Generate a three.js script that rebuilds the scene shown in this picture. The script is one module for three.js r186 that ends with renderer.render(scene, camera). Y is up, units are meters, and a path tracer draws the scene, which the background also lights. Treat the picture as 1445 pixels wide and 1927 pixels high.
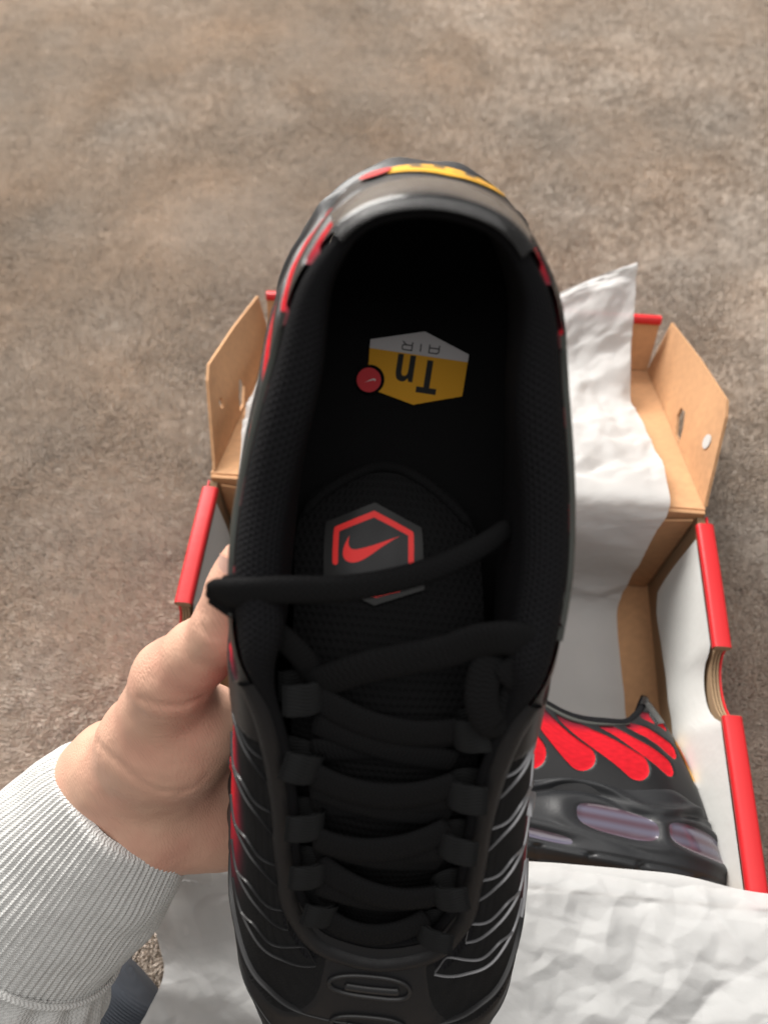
import * as THREE from 'three';
import { mergeGeometries } from 'three/addons/utils/BufferGeometryUtils.js';
import { RoundedBoxGeometry } from 'three/addons/geometries/RoundedBoxGeometry.js';
import { ImprovedNoise } from 'three/addons/math/ImprovedNoise.js';
import { RectAreaLightUniformsLib } from 'three/addons/lights/RectAreaLightUniformsLib.js';

// ------------------------------------------------------------------ camera, light, exposure
const W = 1445, H = 1927, FPX = 1418, PITCH = 60 * Math.PI / 180;
const scene = new THREE.Scene();
const camera = new THREE.PerspectiveCamera(2 * Math.atan(H / 2 / FPX) * 180 / Math.PI, W / H, 0.02, 30);
const EYE = new THREE.Vector3(0, 0.56, 0);
const FWD = new THREE.Vector3(0, -Math.sin(PITCH), -Math.cos(PITCH));
const UPV = new THREE.Vector3(0, Math.cos(PITCH), -Math.sin(PITCH));
const RGT = new THREE.Vector3(1, 0, 0);
camera.position.copy(EYE); camera.up.copy(UPV); camera.lookAt(EYE.clone().add(FWD));
camera.focus = 0.31; camera.userData.fStop = 9.5;
scene.add(camera);
const renderer = new THREE.WebGLRenderer();
renderer.toneMapping = THREE.LinearToneMapping;
renderer.toneMappingExposure = 1;
renderer.shadowMap.enabled = true;
RectAreaLightUniformsLib.init();
scene.background = new THREE.Color().setRGB(0.22, 0.217, 0.212);  // even ambient added in place of light bounced around the room
function areaLight(name, pos, aim, w, h, power, color) {
  const l = new THREE.RectAreaLight(color, power, w, h); l.name = name;
  l.position.set(...pos); l.lookAt(...aim); scene.add(l); return l;
}
const WINDOW = { pos: [-1.5, 2.2, -3.35], aim: [0, 0.1, -0.25], w: 2.7, h: 1.9 };
areaLight('window_daylight', WINDOW.pos, WINDOW.aim, WINDOW.w, WINDOW.h, 23, new THREE.Color(1, 0.965, 0.92));
areaLight('added_ceiling_fill', [0.1, 2.35, 0.1], [0.1, 0, 0.1], 2.2, 2.2, 2.1, new THREE.Color(1, 0.97, 0.94));  // added overhead fill, stands in for light bounced off the ceiling

// ------------------------------------------------------------------ helpers
const V3 = (x, y, z) => new THREE.Vector3(x, y, z);
const lerp = (a, b, t) => a + (b - a) * t, clamp = (x, a = 0, b = 1) => Math.min(b, Math.max(a, x));
const sst = (a, b, x) => { const t = clamp((x - a) / (b - a)); return t * t * (3 - 2 * t); };
let seed = 12345; const rnd = () => { seed = (seed * 1664525 + 1013904223) >>> 0; return seed / 4294967296; };
const perlin = new ImprovedNoise(), noise = (x, y, z = 0) => perlin.noise(x + 31.7, y + 17.3, z + 5.1);
const fbm = (x, y, z = 0, o = 4) => { let s = 0, a = 0.5; for (let i = 0; i < o; i++) { s += a * noise(x, y, z); x = x * 2.03 + 7; y = y * 2.03 + 3; z *= 2.03; a *= 0.5; } return s; };
// a pixel of the photograph at a distance along the lens axis, or on a level plane
const ray = (px, py) => FWD.clone().addScaledVector(RGT, (px - W / 2) / FPX).addScaledVector(UPV, -(py - H / 2) / FPX);
const at = (px, py, d) => EYE.clone().addScaledVector(ray(px, py), d);
const onLevel = (px, py, h) => { const r = ray(px, py); return EYE.clone().addScaledVector(r, (h - EYE.y) / r.y); };
const lin = (r, g, b) => new THREE.Color().setRGB(r, g, b);
const names = new Map();
function numbered(n) { const k = names.get(n) ?? 0; names.set(n, k + 1); return k ? `${n}_${String(k).padStart(3, '0')}` : n; }
function shadow(o) { o.castShadow = o.receiveShadow = true; return o; }
function tag(o, label, category, group) { o.userData.label = label; o.userData.category = category; if (group) o.userData.group = group; return o; }
function thing(name, label, category, group) { const g = new THREE.Group(); g.name = numbered(name); scene.add(g); return tag(g, label, category, group); }
function part(name, geo, mat, parent) { const m = shadow(new THREE.Mesh(geo, mat)); m.name = name; parent.add(m); return m; }
function structure(name, geo, mat) { const m = part(numbered(name), geo, mat, scene); m.userData.kind = 'structure'; return m; }
const mat = (o) => new THREE.MeshPhysicalMaterial(o);

function dataTexture(n, fn, srgb, repeat = 1) {
  const d = new Uint8Array(n * n * 4);
  for (let j = 0; j < n; j++) for (let i = 0; i < n; i++) {
    const c = fn(i / n, j / n), k = (j * n + i) * 4;
    for (let q = 0; q < 3; q++) d[k + q] = clamp(Array.isArray(c) ? c[q] : c) * 255;
    d[k + 3] = 255;
  }
  const t = new THREE.DataTexture(d, n, n); t.wrapS = t.wrapT = THREE.RepeatWrapping; t.magFilter = THREE.LinearFilter; t.minFilter = THREE.LinearMipmapLinearFilter;
  if (srgb) t.colorSpace = THREE.SRGBColorSpace; t.repeat.set(repeat, repeat); t.needsUpdate = true; return t;
}
const tileNoise = (u, v, f, o = 3) => { // periodic noise from a torus-like blend
  let s = 0, a = 0.5;
  for (let k = 0; k < o; k++) {
    const x = u * f, y = v * f;
    const n = (noise(x, y, k) * (1 - u) + noise(x - f, y, k) * u) * (1 - v) + (noise(x, y - f, k) * (1 - u) + noise(x - f, y - f, k) * u) * v;
    s += a * n; a *= 0.5; f *= 2;
  }
  return s;
};
function canvasTexture(w, h, draw) {
  const c = document.createElement('canvas'); c.width = w; c.height = h; draw(c.getContext('2d'), w, h);
  const t = new THREE.CanvasTexture(c); t.colorSpace = THREE.SRGBColorSpace; t.magFilter = THREE.LinearFilter; return t;
}
// hermite curve through [t, a, b, ...] rows
function curve(rows, odd = []) {
  const n = rows.length, dim = rows[0].length - 1;
  const tan = rows.map((r, i) => Array.from({ length: dim }, (_, k) => {
    if (i === 0 || i === n - 1) { if (!odd.includes(k)) return 0; const a = rows[i ? n - 2 : 0], b = rows[i ? n - 1 : 1]; return (b[k + 1] - a[k + 1]) / (b[0] - a[0]); }
    const a = rows[i - 1], b = rows[i + 1];
    const d0 = (r[k + 1] - a[k + 1]) / (r[0] - a[0]), d1 = (b[k + 1] - r[k + 1]) / (b[0] - r[0]), w0 = r[0] - a[0], w1 = b[0] - r[0];
    return (d0 * w1 + d1 * w0) / (w0 + w1);
  }));
  return (t) => {
    let i = 0; while (i < n - 2 && t > rows[i + 1][0]) i++;
    const h = rows[i + 1][0] - rows[i][0], u = clamp((t - rows[i][0]) / h), u2 = u * u, u3 = u2 * u;
    return Array.from({ length: dim }, (_, k) => (2 * u3 - 3 * u2 + 1) * rows[i][k + 1] + (u3 - 2 * u2 + u) * h * tan[i][k] + (3 * u2 - 2 * u3) * rows[i + 1][k + 1] + (u3 - u2) * h * tan[i + 1][k]);
  };
}
// regular grid surface; fn(u, v) -> Vector3; extra(u, v) -> { uv, color, f }
function grid(nu, nv, fn, { uv, color, loop, flip } = {}) {
  const p = [], t = [], c = [], idx = [];
  for (let j = 0; j <= nv; j++) for (let i = 0; i <= nu; i++) {
    const u = i / nu, v = j / nv, q = fn(u, v); p.push(q.x, q.y, q.z);
    const w = uv ? uv(u, v, q) : [u, v]; t.push(w[0], w[1]);
    if (color) { const k = color(u, v, q); c.push(k[0], k[1], k[2]); }
  }
  for (let j = 0; j < nv; j++) for (let i = 0; i < nu; i++) {
    const a = j * (nu + 1) + i, b = a + 1, d = a + nu + 1, e = d + 1;
    if (flip) idx.push(a, d, b, b, d, e); else idx.push(a, b, d, b, e, d);
  }
  const g = new THREE.BufferGeometry();
  g.setAttribute('position', new THREE.Float32BufferAttribute(p, 3)); g.setAttribute('uv', new THREE.Float32BufferAttribute(t, 2));
  if (color) g.setAttribute('color', new THREE.Float32BufferAttribute(c, 3));
  g.setIndex(idx); g.computeVertexNormals();
  if (loop) { const n = g.attributes.normal; for (let j = 0; j <= nv; j++) { const a = j * (nu + 1), b = a + nu, s = V3(n.getX(a) + n.getX(b), n.getY(a) + n.getY(b), n.getZ(a) + n.getZ(b)).normalize(); n.setXYZ(a, s.x, s.y, s.z); n.setXYZ(b, s.x, s.y, s.z); } }
  return g;
}
// cut an indexed geometry along f = 0, giving the f > 0 and the f <= 0 side
function split(g, f) {
  const keys = Object.keys(g.attributes), size = keys.map((k) => g.attributes[k].itemSize), arr = keys.map((k) => g.attributes[k].array), out = [keys.map(() => []), keys.map(() => [])];
  const get = (i) => arr.map((a, k) => Array.from(a.subarray(i * size[k], (i + 1) * size[k])));
  const mix = (a, b, t) => a.map((x, k) => x.map((y, q) => lerp(y, b[k][q], t)));
  const put = (side, poly) => { for (let i = 1; i < poly.length - 1; i++) for (const v of [poly[0], poly[i], poly[i + 1]]) v.forEach((x, k) => out[side][k].push(...x)); };
  const ix = g.index.array;
  for (let i = 0; i < ix.length; i += 3) {
    const id = [ix[i], ix[i + 1], ix[i + 2]], fv = id.map((q) => f[q]), vs = id.map(get);
    if (fv.every((x) => x > 0)) { put(0, vs); continue; }
    if (fv.every((x) => x <= 0)) { put(1, vs); continue; }
    const P = [], N = [];
    for (let k = 0; k < 3; k++) {
      const l = (k + 1) % 3; (fv[k] > 0 ? P : N).push(vs[k]);
      if ((fv[k] > 0) !== (fv[l] > 0)) { const m = mix(vs[k], vs[l], fv[k] / (fv[k] - fv[l])); P.push(m); N.push(m); }
    }
    put(0, P); put(1, N);
  }
  return out.map((o) => { const r = new THREE.BufferGeometry(); keys.forEach((k, q) => r.setAttribute(k, new THREE.Float32BufferAttribute(o[q], size[q]))); return r; });
}
function islands(g, least = 40) { // the connected pieces of an unindexed geometry; scraps stay with the largest piece
  const p = g.attributes.position, n = p.count, ids = new Map(), root = [], find = (a) => { while (root[a] !== a) a = root[a] = root[root[a]]; return a; }, v = [];
  for (let i = 0; i < n; i++) { const k = `${Math.round(p.getX(i) * 2e5)},${Math.round(p.getY(i) * 2e5)},${Math.round(p.getZ(i) * 2e5)}`; if (!ids.has(k)) { ids.set(k, root.length); root.push(root.length); } v.push(ids.get(k)); }
  for (let i = 0; i < n; i += 3) { root[find(v[i])] = find(v[i + 1]); root[find(v[i + 1])] = find(v[i + 2]); }
  const sets = new Map(); for (let i = 0; i < n; i += 3) { const k = find(v[i]); if (!sets.has(k)) sets.set(k, []); sets.get(k).push(i); }
  const all = [...sets.values()].sort((a, b) => b.length - a.length), big = all.filter((s, i) => !i || s.length >= least); all.filter((s) => !big.includes(s)).forEach((s) => big[0].push(...s));
  return big.map((s) => { const r = new THREE.BufferGeometry(); for (const k of Object.keys(g.attributes)) { const A = g.attributes[k], m = A.itemSize, o = []; for (const i of s) o.push(...A.array.subarray(i * m, (i + 3) * m)); r.setAttribute(k, new THREE.Float32BufferAttribute(o, m)); } return r; });
}
const catmull = (pts, closed = false) => new THREE.CatmullRomCurve3(pts, closed, 'centripetal');
// swept section: rx across, ry along the given up direction
function sweep(pts, rx, ry, up, n = 40, m = 12, { closed = false, power = 1, caps = true, twist } = {}) {
  const c = pts.getPoint ? pts : catmull(pts, closed), fr = [];
  for (let i = 0; i <= n; i++) {
    const t = i / n, p = c.getPoint(t), T = c.getTangent(t).normalize(), U = (typeof up === 'function' ? up(t, p) : up).clone().addScaledVector(T, -(typeof up === 'function' ? up(t, p) : up).dot(T)).normalize(), S = T.clone().cross(U);
    fr.push([p, S, U]);
  }
  const g = grid(n, m, (u, v) => {
    const i = Math.round(u * n), [p, S, U] = fr[i], a = -v * Math.PI * 2, cs = Math.cos(a), sn = Math.sin(a);
    const e = caps && !closed ? Math.sqrt(Math.max(0.0004, 1 - Math.pow(Math.max(0, Math.abs(u - 0.5) * 2 - 0.94) / 0.06, 2))) : 1;
    const X = (typeof rx === 'function' ? rx(u) : rx) * e, Y = (typeof ry === 'function' ? ry(u) : ry) * e;
    return p.clone().addScaledVector(S, Math.sign(cs) * Math.pow(Math.abs(cs), power) * X).addScaledVector(U, Math.sign(sn) * Math.pow(Math.abs(sn), power) * Y);
  }, { uv: (u, v) => [u * c.getLength(), v * 0.02] });
  return g;
}

// ------------------------------------------------------------------ carpet (the setting)
{
  const base = lin(0.3, 0.245, 0.2);
  const plane = new THREE.PlaneGeometry(8, 8, 1, 1).rotateX(-Math.PI / 2).translate(0, -0.0085, -0.5);
  structure('carpet', plane, mat({ color: base, roughness: 1, name: 'carpet backing' }));
  // one tuft: a few bent yarn ends leaning out of one root
  const yarns = [];
  for (let k = 0; k < 9; k++) {
    const g = new THREE.ConeGeometry(0.00062, 0.0105, 3, 3, true); const a = k * 2.4, ro = 0.0004 + 0.00024 * k, ou = 0.0012 + 0.00042 * k, p = g.attributes.position;
    for (let i = 0; i < p.count; i++) {
      const h = (p.getY(i) + 0.00525) / 0.0105, fat = 1 + 1.1 * Math.sin(Math.min(1, h * 1.15) * Math.PI) + (h > 0.99 ? 0 : 0);
      const b = h * h * ou + ro - 0.0009;
      p.setXYZ(i, p.getX(i) * fat + Math.cos(a) * (b + 0.0009), h * (0.0102 - 0.0003 * k) - 0.0085, p.getZ(i) * fat + Math.sin(a) * (b + 0.0009));
    }
    g.computeVertexNormals(); yarns.push(g);
  }
  const tuft = mergeGeometries(yarns), STEP = 0.0035, list = [];
  for (let z = 0.26; z > -1.5; z -= STEP) {
    const half = 0.42 + 0.36 * clamp((0.26 - z) / 1.5);
    for (let x = -half; x < half; x += STEP) list.push([x + (rnd() - 0.5) * STEP * 1.1, z + (rnd() - 0.5) * STEP * 1.1]);
  }
  const im = new THREE.InstancedMesh(tuft, mat({ color: 0xffffff, roughness: 1, sheen: 0.25, sheenRoughness: 0.6, sheenColor: lin(0.8, 0.7, 0.62), name: 'carpet pile' }), list.length);
  const M = new THREE.Matrix4(), q = new THREE.Quaternion(), q2 = new THREE.Quaternion(), sc = V3(1, 1, 1), col = new THREE.Color(), ax = V3(0, 1, 0);
  list.forEach(([x, z], i) => {
    const dir = fbm(x * 4, z * 4, 1, 3) * 7, lean = 0.3 + 0.5 * clamp(0.5 + 1.3 * fbm(x * 7, z * 7, 9, 4)) + (rnd() - 0.5) * 0.25;
    q.setFromAxisAngle(V3(Math.cos(dir), 0, Math.sin(dir)), lean); q2.setFromAxisAngle(ax, rnd() * 6.283);
    const s = 0.9 + rnd() * 0.35; sc.set(s * 1.05, s * (0.95 + 0.15 * rnd()), s * 1.05);
    M.compose(V3(x, 0, z), q.multiply(q2), sc); im.setMatrixAt(i, M);
    const big = fbm(x * 5, z * 5, 21, 4), mid = fbm(x * 45, z * 70, 3, 3), k = 1.05 + 0.17 * big + 0.2 * mid + (rnd() - 0.5) * 0.12, w = fbm(x * 9, z * 9, 40, 2) * 0.07;
    im.setColorAt(i, col.setRGB(0.59 * k * (1 + w), 0.515 * k, 0.445 * k * (1 - w)));
  });
  im.name = 'carpet_pile'; im.userData.kind = 'stuff'; tag(im, 'mottled taupe plush carpet pile covering the floor', 'carpet'); scene.add(shadow(im));
}

// ------------------------------------------------------------------ window out of the frame that lights the scene from the far left
{
  const w = thing('window', 'white framed window with two bright panes at the far left of the room', 'window');
  w.position.set(...WINDOW.pos); w.lookAt(...WINDOW.aim);
  const fm = mat({ color: lin(0.75, 0.75, 0.73), roughness: 0.5 }), glow = mat({ color: 0x000000, emissive: lin(1, 0.97, 0.93), emissiveIntensity: 1.2, roughness: 0.4 });
  for (const sx of [-1, 1]) part('pane', new THREE.PlaneGeometry(WINDOW.w / 2 - 0.03, WINDOW.h).translate(sx * WINDOW.w / 4, 0, -0.03), glow, w);
  for (const sy of [-1, 1]) part('frame_rail', new RoundedBoxGeometry(WINDOW.w + 0.16, 0.08, 0.06, 2, 0.01).translate(0, sy * (WINDOW.h / 2 + 0.04), -0.03), fm, w);
  for (const sx of [-1, 1]) part('frame_stile', new RoundedBoxGeometry(0.08, WINDOW.h, 0.06, 2, 0.01).translate(sx * (WINDOW.w / 2 + 0.04), 0, -0.03), fm, w);
  part('mullion', new RoundedBoxGeometry(0.05, WINDOW.h, 0.03, 2, 0.008).translate(0, 0, -0.045), fm, w);
}

// ------------------------------------------------------------------ textures shared by the shoes
const meshBump = dataTexture(128, (u, v) => { const a = u * 8, b = v * 8, r = Math.floor(b) % 2; const x = ((a + r * 0.5) % 1) - 0.5, y = (b % 1) - 0.5; return 0.9 - 1.5 * Math.exp(-(x * x * 14 + y * y * 20)) + 0.3 * tileNoise(u, v, 16); });
const weaveBump = dataTexture(128, (u, v) => { const wob = 0.06 * Math.sin(v * Math.PI * 2 * 4); return 0.5 + 0.4 * Math.sin((u + wob) * Math.PI * 2 * 8) * (0.7 + 0.3 * Math.sin(v * Math.PI * 2 * 8)) + 0.2 * tileNoise(u, v, 16); });
const knitBump = dataTexture(128, (u, v) => 0.5 + 0.3 * Math.sin((u * 12 + Math.abs(((v * 12) % 1) - 0.5)) * Math.PI * 2) + 0.35 * tileNoise(u, v, 20));
const grainBump = dataTexture(256, (u, v) => 0.5 + 0.9 * tileNoise(u, v, 24, 4));
const scale = (t, x, y = x) => { const c = t.clone(); c.repeat.set(x, y); c.needsUpdate = true; return c; };
const BLACK = [0.016, 0.016, 0.018];
const SHOE = {
  cage: mat({ color: lin(0.01, 0.01, 0.011), roughness: 0.45, bumpMap: scale(grainBump, 20), bumpScale: 0.00006, specularIntensity: 0.7, name: 'black moulded overlay' }),
  patent: mat({ color: lin(0.014, 0.014, 0.015), roughness: 0.24, clearcoat: 0.7, clearcoatRoughness: 0.12, bumpMap: scale(meshBump, 55), bumpScale: 0.0009, name: 'black patent heel' }),
  fabric: mat({ color: 0xffffff, vertexColors: true, roughness: 0.85, bumpMap: scale(weaveBump, 110, 70), bumpScale: 0.00022, specularIntensity: 0.25, name: 'dyed knit' }),
  lining: mat({ color: lin(0.011, 0.011, 0.0125), roughness: 0.9, bumpMap: scale(meshBump, 48), bumpScale: 0.001, specularIntensity: 0.25, name: 'black lining' }),
  insole: mat({ color: lin(0.008, 0.008, 0.0085), roughness: 0.95, bumpMap: scale(grainBump, 30), bumpScale: 0.0002, specularIntensity: 0.25, name: 'black insole' }),
  tongue: mat({ color: lin(0.008, 0.008, 0.0085), roughness: 0.95, bumpMap: scale(meshBump, 55), bumpScale: 0.0005, specularIntensity: 0.25, name: 'black tongue' }),
  lace: mat({ color: lin(0.008, 0.008, 0.0085), roughness: 0.9, bumpMap: scale(knitBump, 60, 50), bumpScale: 0.0004, specularIntensity: 0.25, name: 'black lace' }),
  webbing: mat({ color: lin(0.014, 0.0145, 0.015), roughness: 0.8, bumpMap: scale(weaveBump, 90, 40), bumpScale: 0.0004, specularIntensity: 0.25, name: 'black webbing' }),
  sole: mat({ color: lin(0.012, 0.013, 0.015), roughness: 0.48, bumpMap: scale(grainBump, 25), bumpScale: 0.00008, name: 'black midsole' }),
  outsole: mat({ color: lin(0.02, 0.021, 0.023), roughness: 0.7, name: 'black rubber' }),
  air: mat({ color: lin(0.10, 0.055, 0.065), roughness: 0.18, clearcoat: 0.6, clearcoatRoughness: 0.1, vertexColors: true, name: 'tinted air window' }),
  silver: mat({ color: lin(0.25, 0.25, 0.26), metalness: 0.5, roughness: 0.4, name: 'silver piping' }),  // bright metal tone stands in for highlights on glossy black edges
  gloss: mat({ color: lin(0.016, 0.016, 0.017), roughness: 0.4, name: 'glossy black piping' }),
  stripe: mat({ color: lin(0.06, 0.063, 0.056), roughness: 0.5, name: 'grey reflective tape' }),
};
// the tick-shaped mark: drawn in a unit box, hook at the left, tail tip at the upper right
function tick(c, x, y, w, h) {
  c.beginPath(); c.moveTo(x + w, y);
  c.bezierCurveTo(x + w * 0.62, y + h * 0.36, x + w * 0.4, y + h * 0.98, x + w * 0.17, y + h);
  c.bezierCurveTo(x - w * 0.02, y + h, x - w * 0.05, y + h * 0.62, x + w * 0.12, y + h * 0.08);
  c.bezierCurveTo(x + w * 0.06, y + h * 0.52, x + w * 0.16, y + h * 0.6, x + w * 0.28, y + h * 0.52);
  c.bezierCurveTo(x + w * 0.5, y + h * 0.4, x + w * 0.8, y + h * 0.14, x + w, y); c.fill();
}
const BADGE_HEX = [[-92, 45], [7, 67], [92, 32], [87, -45], [-3, -68], [-92, -43]]; // photograph units, up positive
const badgeTexture = canvasTexture(768, 768, (c) => {
  const k = 3.6, X = (x) => 384 + x * k, Y = (y) => 384 - y * k;
  c.fillStyle = '#e0a010'; c.fillRect(0, 0, 768, 768);
  c.fillStyle = '#c9c5c6'; c.beginPath(); c.moveTo(0, 0); c.lineTo(768, 0); c.lineTo(768, Y(17)); c.lineTo(0, Y(30)); c.fill();
  c.save(); c.translate(X(0), Y(0)); c.rotate(Math.PI + 0.065); c.scale(k, k); c.fillStyle = '#0d0d0f'; c.textAlign = 'center'; c.textBaseline = 'alphabetic';
  c.font = 'bold 86px sans-serif'; c.save(); c.translate(-21, 17); c.scale(0.86, 1); c.fillText('T', 0, 0); c.restore();
  c.save(); c.translate(23, 21); c.scale(0.82, 1.04); c.fillText('n', 0, 0); c.restore();
  c.restore();
  // the word above: three letters drawn as strokes, upside down like the rest
  c.save(); c.translate(X(2), Y(37)); c.rotate(Math.PI + 0.045); c.scale(k, k); c.strokeStyle = '#141416'; c.lineWidth = 2.1; c.lineJoin = 'round';
  const glyph = (dx, segs) => segs.forEach((s) => { c.beginPath(); s.forEach(([a, b], i) => (i ? c.lineTo(dx + a, b) : c.moveTo(dx + a, b))); c.stroke(); });
  glyph(-25, [[[-9, 8], [-9, -4], [-6, -7], [9, -7], [9, 8]], [[-9, 2], [9, 2]]]);
  glyph(0, [[[0, -7], [0, 7]]]);
  glyph(25, [[[-9, 8], [-9, -7], [7, -7], [9, -5], [9, 0], [7, 2], [-9, 2]], [[2, 2], [9, 8]]]);
  c.restore();
});
const dotTexture = canvasTexture(256, 256, (c) => {
  c.fillStyle = '#d0202c'; c.fillRect(0, 0, 256, 256);
  c.save(); c.translate(150, 128); c.rotate(Math.PI - 0.12); c.fillStyle = '#d9c9c4'; tick(c, -52, -22, 130, 36); c.restore();
});
const tongueTexture = canvasTexture(512, 448, (c, w, h) => {
  c.fillStyle = '#0c0c0d'; c.fillRect(0, 0, w, h);
  const hex = [[70, 120], [256, 40], [442, 120], [436, 300], [256, 392], [76, 300]];
  c.fillStyle = '#17171a'; c.beginPath(); hex.forEach(([x, y], i) => (i ? c.lineTo(x, y) : c.moveTo(x, y))); c.fill();
  c.strokeStyle = '#ee2a28'; c.lineWidth = 27; c.lineJoin = 'round'; c.lineCap = 'round'; c.beginPath(); c.moveTo(74, 262); c.lineTo(76, 118); c.lineTo(256, 48); c.lineTo(438, 118); c.lineTo(434, 240); c.stroke();
  c.lineWidth = 22; c.beginPath(); c.moveTo(196, 404); c.lineTo(262, 404); c.lineTo(372, 372); c.stroke();
  c.fillStyle = '#f02624'; tick(c, 108, 132, 280, 130);
});

// ------------------------------------------------------------------ one running shoe, local frame: heel at z = 0, toe +z, up +y, inner side of the foot +x
let LEAN = 0;
const CB = curve([ // t, half width, height, z: where the upper meets the sole
  [0, 0, 0.044, -0.0055], [0.07, 0.0195, 0.044, 0.0005], [0.14, 0.0315, 0.043, 0.0190], [0.26, 0.0375, 0.042, 0.054], [0.36, 0.0395, 0.040, 0.082], [0.46, 0.0405, 0.037, 0.112], [0.54, 0.0425, 0.034, 0.142],
  [0.62, 0.0468, 0.032, 0.172], [0.72, 0.0520, 0.030, 0.209], [0.82, 0.0520, 0.030, 0.248], [0.9, 0.0450, 0.031, 0.287], [0.96, 0.0275, 0.033, 0.317], [1, 0, 0.034, 0.329]], [0]);
const CT = curve([ // t, half width, height, z: the rim of the opening
  [0, 0, 0.111, 0.0175], [0.07, 0.0158, 0.1105, 0.0212], [0.14, 0.0268, 0.106, 0.0315], [0.26, 0.0355, 0.099, 0.057], [0.36, 0.0415, 0.0955, 0.085], [0.46, 0.0425, 0.098, 0.109], [0.54, 0.0395, 0.1, 0.13],
  [0.62, 0.0325, 0.095, 0.148], [0.72, 0.0285, 0.0855, 0.175], [0.82, 0.0275, 0.0765, 0.204], [0.9, 0.0250, 0.071, 0.224], [0.96, 0.0150, 0.068, 0.237], [1, 0, 0.067, 0.241]], [0]);
const toeIn = (z) => 0.008 * sst(0.12, 0.32, z);
const base3 = (s) => { const [x, y, z] = CB(Math.abs(s)); return V3(Math.sign(s) * x * (s < 0 ? 1.03 : 0.99) + toeIn(z), y, z); };
const rim3 = (s) => { let [x, y, z] = CT(Math.abs(s)); z += LEAN * (1 - sst(0, 0.3, Math.abs(s))); y += LEAN * (1.1 * (1 - sst(0, 0.13, Math.abs(s))) - 0.8 * sst(0.08, 0.22, Math.abs(s)) * (1 - sst(0.3, 0.5, Math.abs(s)))); return V3(Math.sign(s) * x + toeIn(z) * 0.8, y, z); };
const planOut = (fn, s) => { const e = 0.004, a = fn(s - e > -1 ? s - e : -1), b = fn(s + e < 1 ? s + e : 1), d = b.sub(a); if (Math.abs(s) > 0.996) return V3(0, 0, 1); return V3(d.z, 0, -d.x).normalize(); };
const bend = (t) => lerp(0.3, 1, sst(0.42, 0.66, t)) + 0.0 * t;
function upper3(s, v, lift = 0) {
  const t = Math.abs(s), B = base3(s), T = rim3(s), e = bend(t), a = v * Math.PI / 2;
  const h = lerp(v, 1 - Math.cos(a), e), y = lerp(v, Math.sin(a), e), o = planOut(base3, s);
  const bulge = 0.0045 * (1 - sst(0.5, 0.75, t)) * sst(0.04, 0.26, t) * Math.sin(Math.PI * Math.pow(v, 0.8));
  const p = V3(lerp(B.x, T.x, h), lerp(B.y, T.y, y), lerp(B.z, T.z, h)).addScaledVector(o, bulge);
  return lift ? p.addScaledVector(upperN(s, v), lift) : p;
}
function upperN(s, v) {
  const e = 0.004, s0 = Math.max(-1, s - e), s1 = Math.min(1, s + e), v0 = Math.max(0, v - e), v1 = Math.min(1, v + e);
  return upper3(s1, v).sub(upper3(s0, v)).cross(upper3(s, v1).sub(upper3(s, v0))).normalize().negate();
}
// distance to a tapered stroke in the flattened wall: a = t * .36 m, b = v * .07 m
const stroke = (t, v, [t0, v0, r0], [t1, v1, r1]) => {
  const ax = (t - t0) * 0.36, ay = (v - v0) * 0.07, bx = (t1 - t0) * 0.36, by = (v1 - v0) * 0.07, k = clamp((ax * bx + ay * by) / (bx * bx + by * by));
  return Math.hypot(ax - bx * k, ay - by * k) - lerp(r0, r1, k);
};
const PANELS = [[[0.075, 0.74, 0.0042], [0.135, 0.97, 0.004]], [[0.105, 0.52, 0.0055], [0.205, 0.96, 0.0045]], [[0.142, 0.37, 0.006], [0.28, 0.95, 0.0052]], [[0.222, 0.38, 0.0112], [0.372, 0.93, 0.0078]], [[0.345, 0.43, 0.0118], [0.468, 0.92, 0.008]], [[0.45, 0.36, 0.011], [0.545, 0.82, 0.007]], [[0.55, 0.3, 0.0105], [0.62, 0.6, 0.007]]];
function cageField(s, v) { // above zero: moulded black overlay; below: knit
  const t = Math.abs(s); let f = 0.36 * (0.49 - t + 0.17 * v);           // the quarter behind the lacing
  for (const [a, b] of PANELS) f = Math.min(f, stroke(t, v, a, b));
  f = Math.max(f, (t - (0.79 + 0.17 * sst(0.0, 0.85, v))) * 0.36 * 0.8);       // toe cap
  if (t > 0.5) f = Math.max(f, (v - 0.93) * 0.07);                              // eyestay
  f = Math.max(f, -stroke(t, v, [0.7, -0.05, 0.0035], [0.655, 0.36, 0.0012]));  // vein down to the sole
  if (t > 0.55) f = Math.max(f, (0.035 - v) * 0.07);
  return f;
}
function dye(s, v) {
  const t = Math.abs(s);
  const quarter = 1 - 0.75 * sst(0.8, 1.02, v + 0.9 * Math.max(0, t - 0.3)), fore = (1 - sst(s < 0 ? 0.42 : 0.3, s < 0 ? 0.66 : 0.55, v)) * (1 - sst(0.68, 0.82, t));
  const w = lerp(quarter, fore, sst(0.5, 0.62, t)), n = 0.9 + 0.2 * noise(s * 60, v * 30);
  const r = Math.pow(w, 1.4);
  return [lerp(0.014, 0.6, r) * n, lerp(0.014, 0.012, r) * n, lerp(0.0145, 0.022 + 0.03 * (1 - w), w) * n];
}
const roll = (t) => lerp(lerp(0.0016, 0.0062, sst(0.05, 0.3, t)), 0.0016, sst(0.5, 0.62, t));
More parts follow.
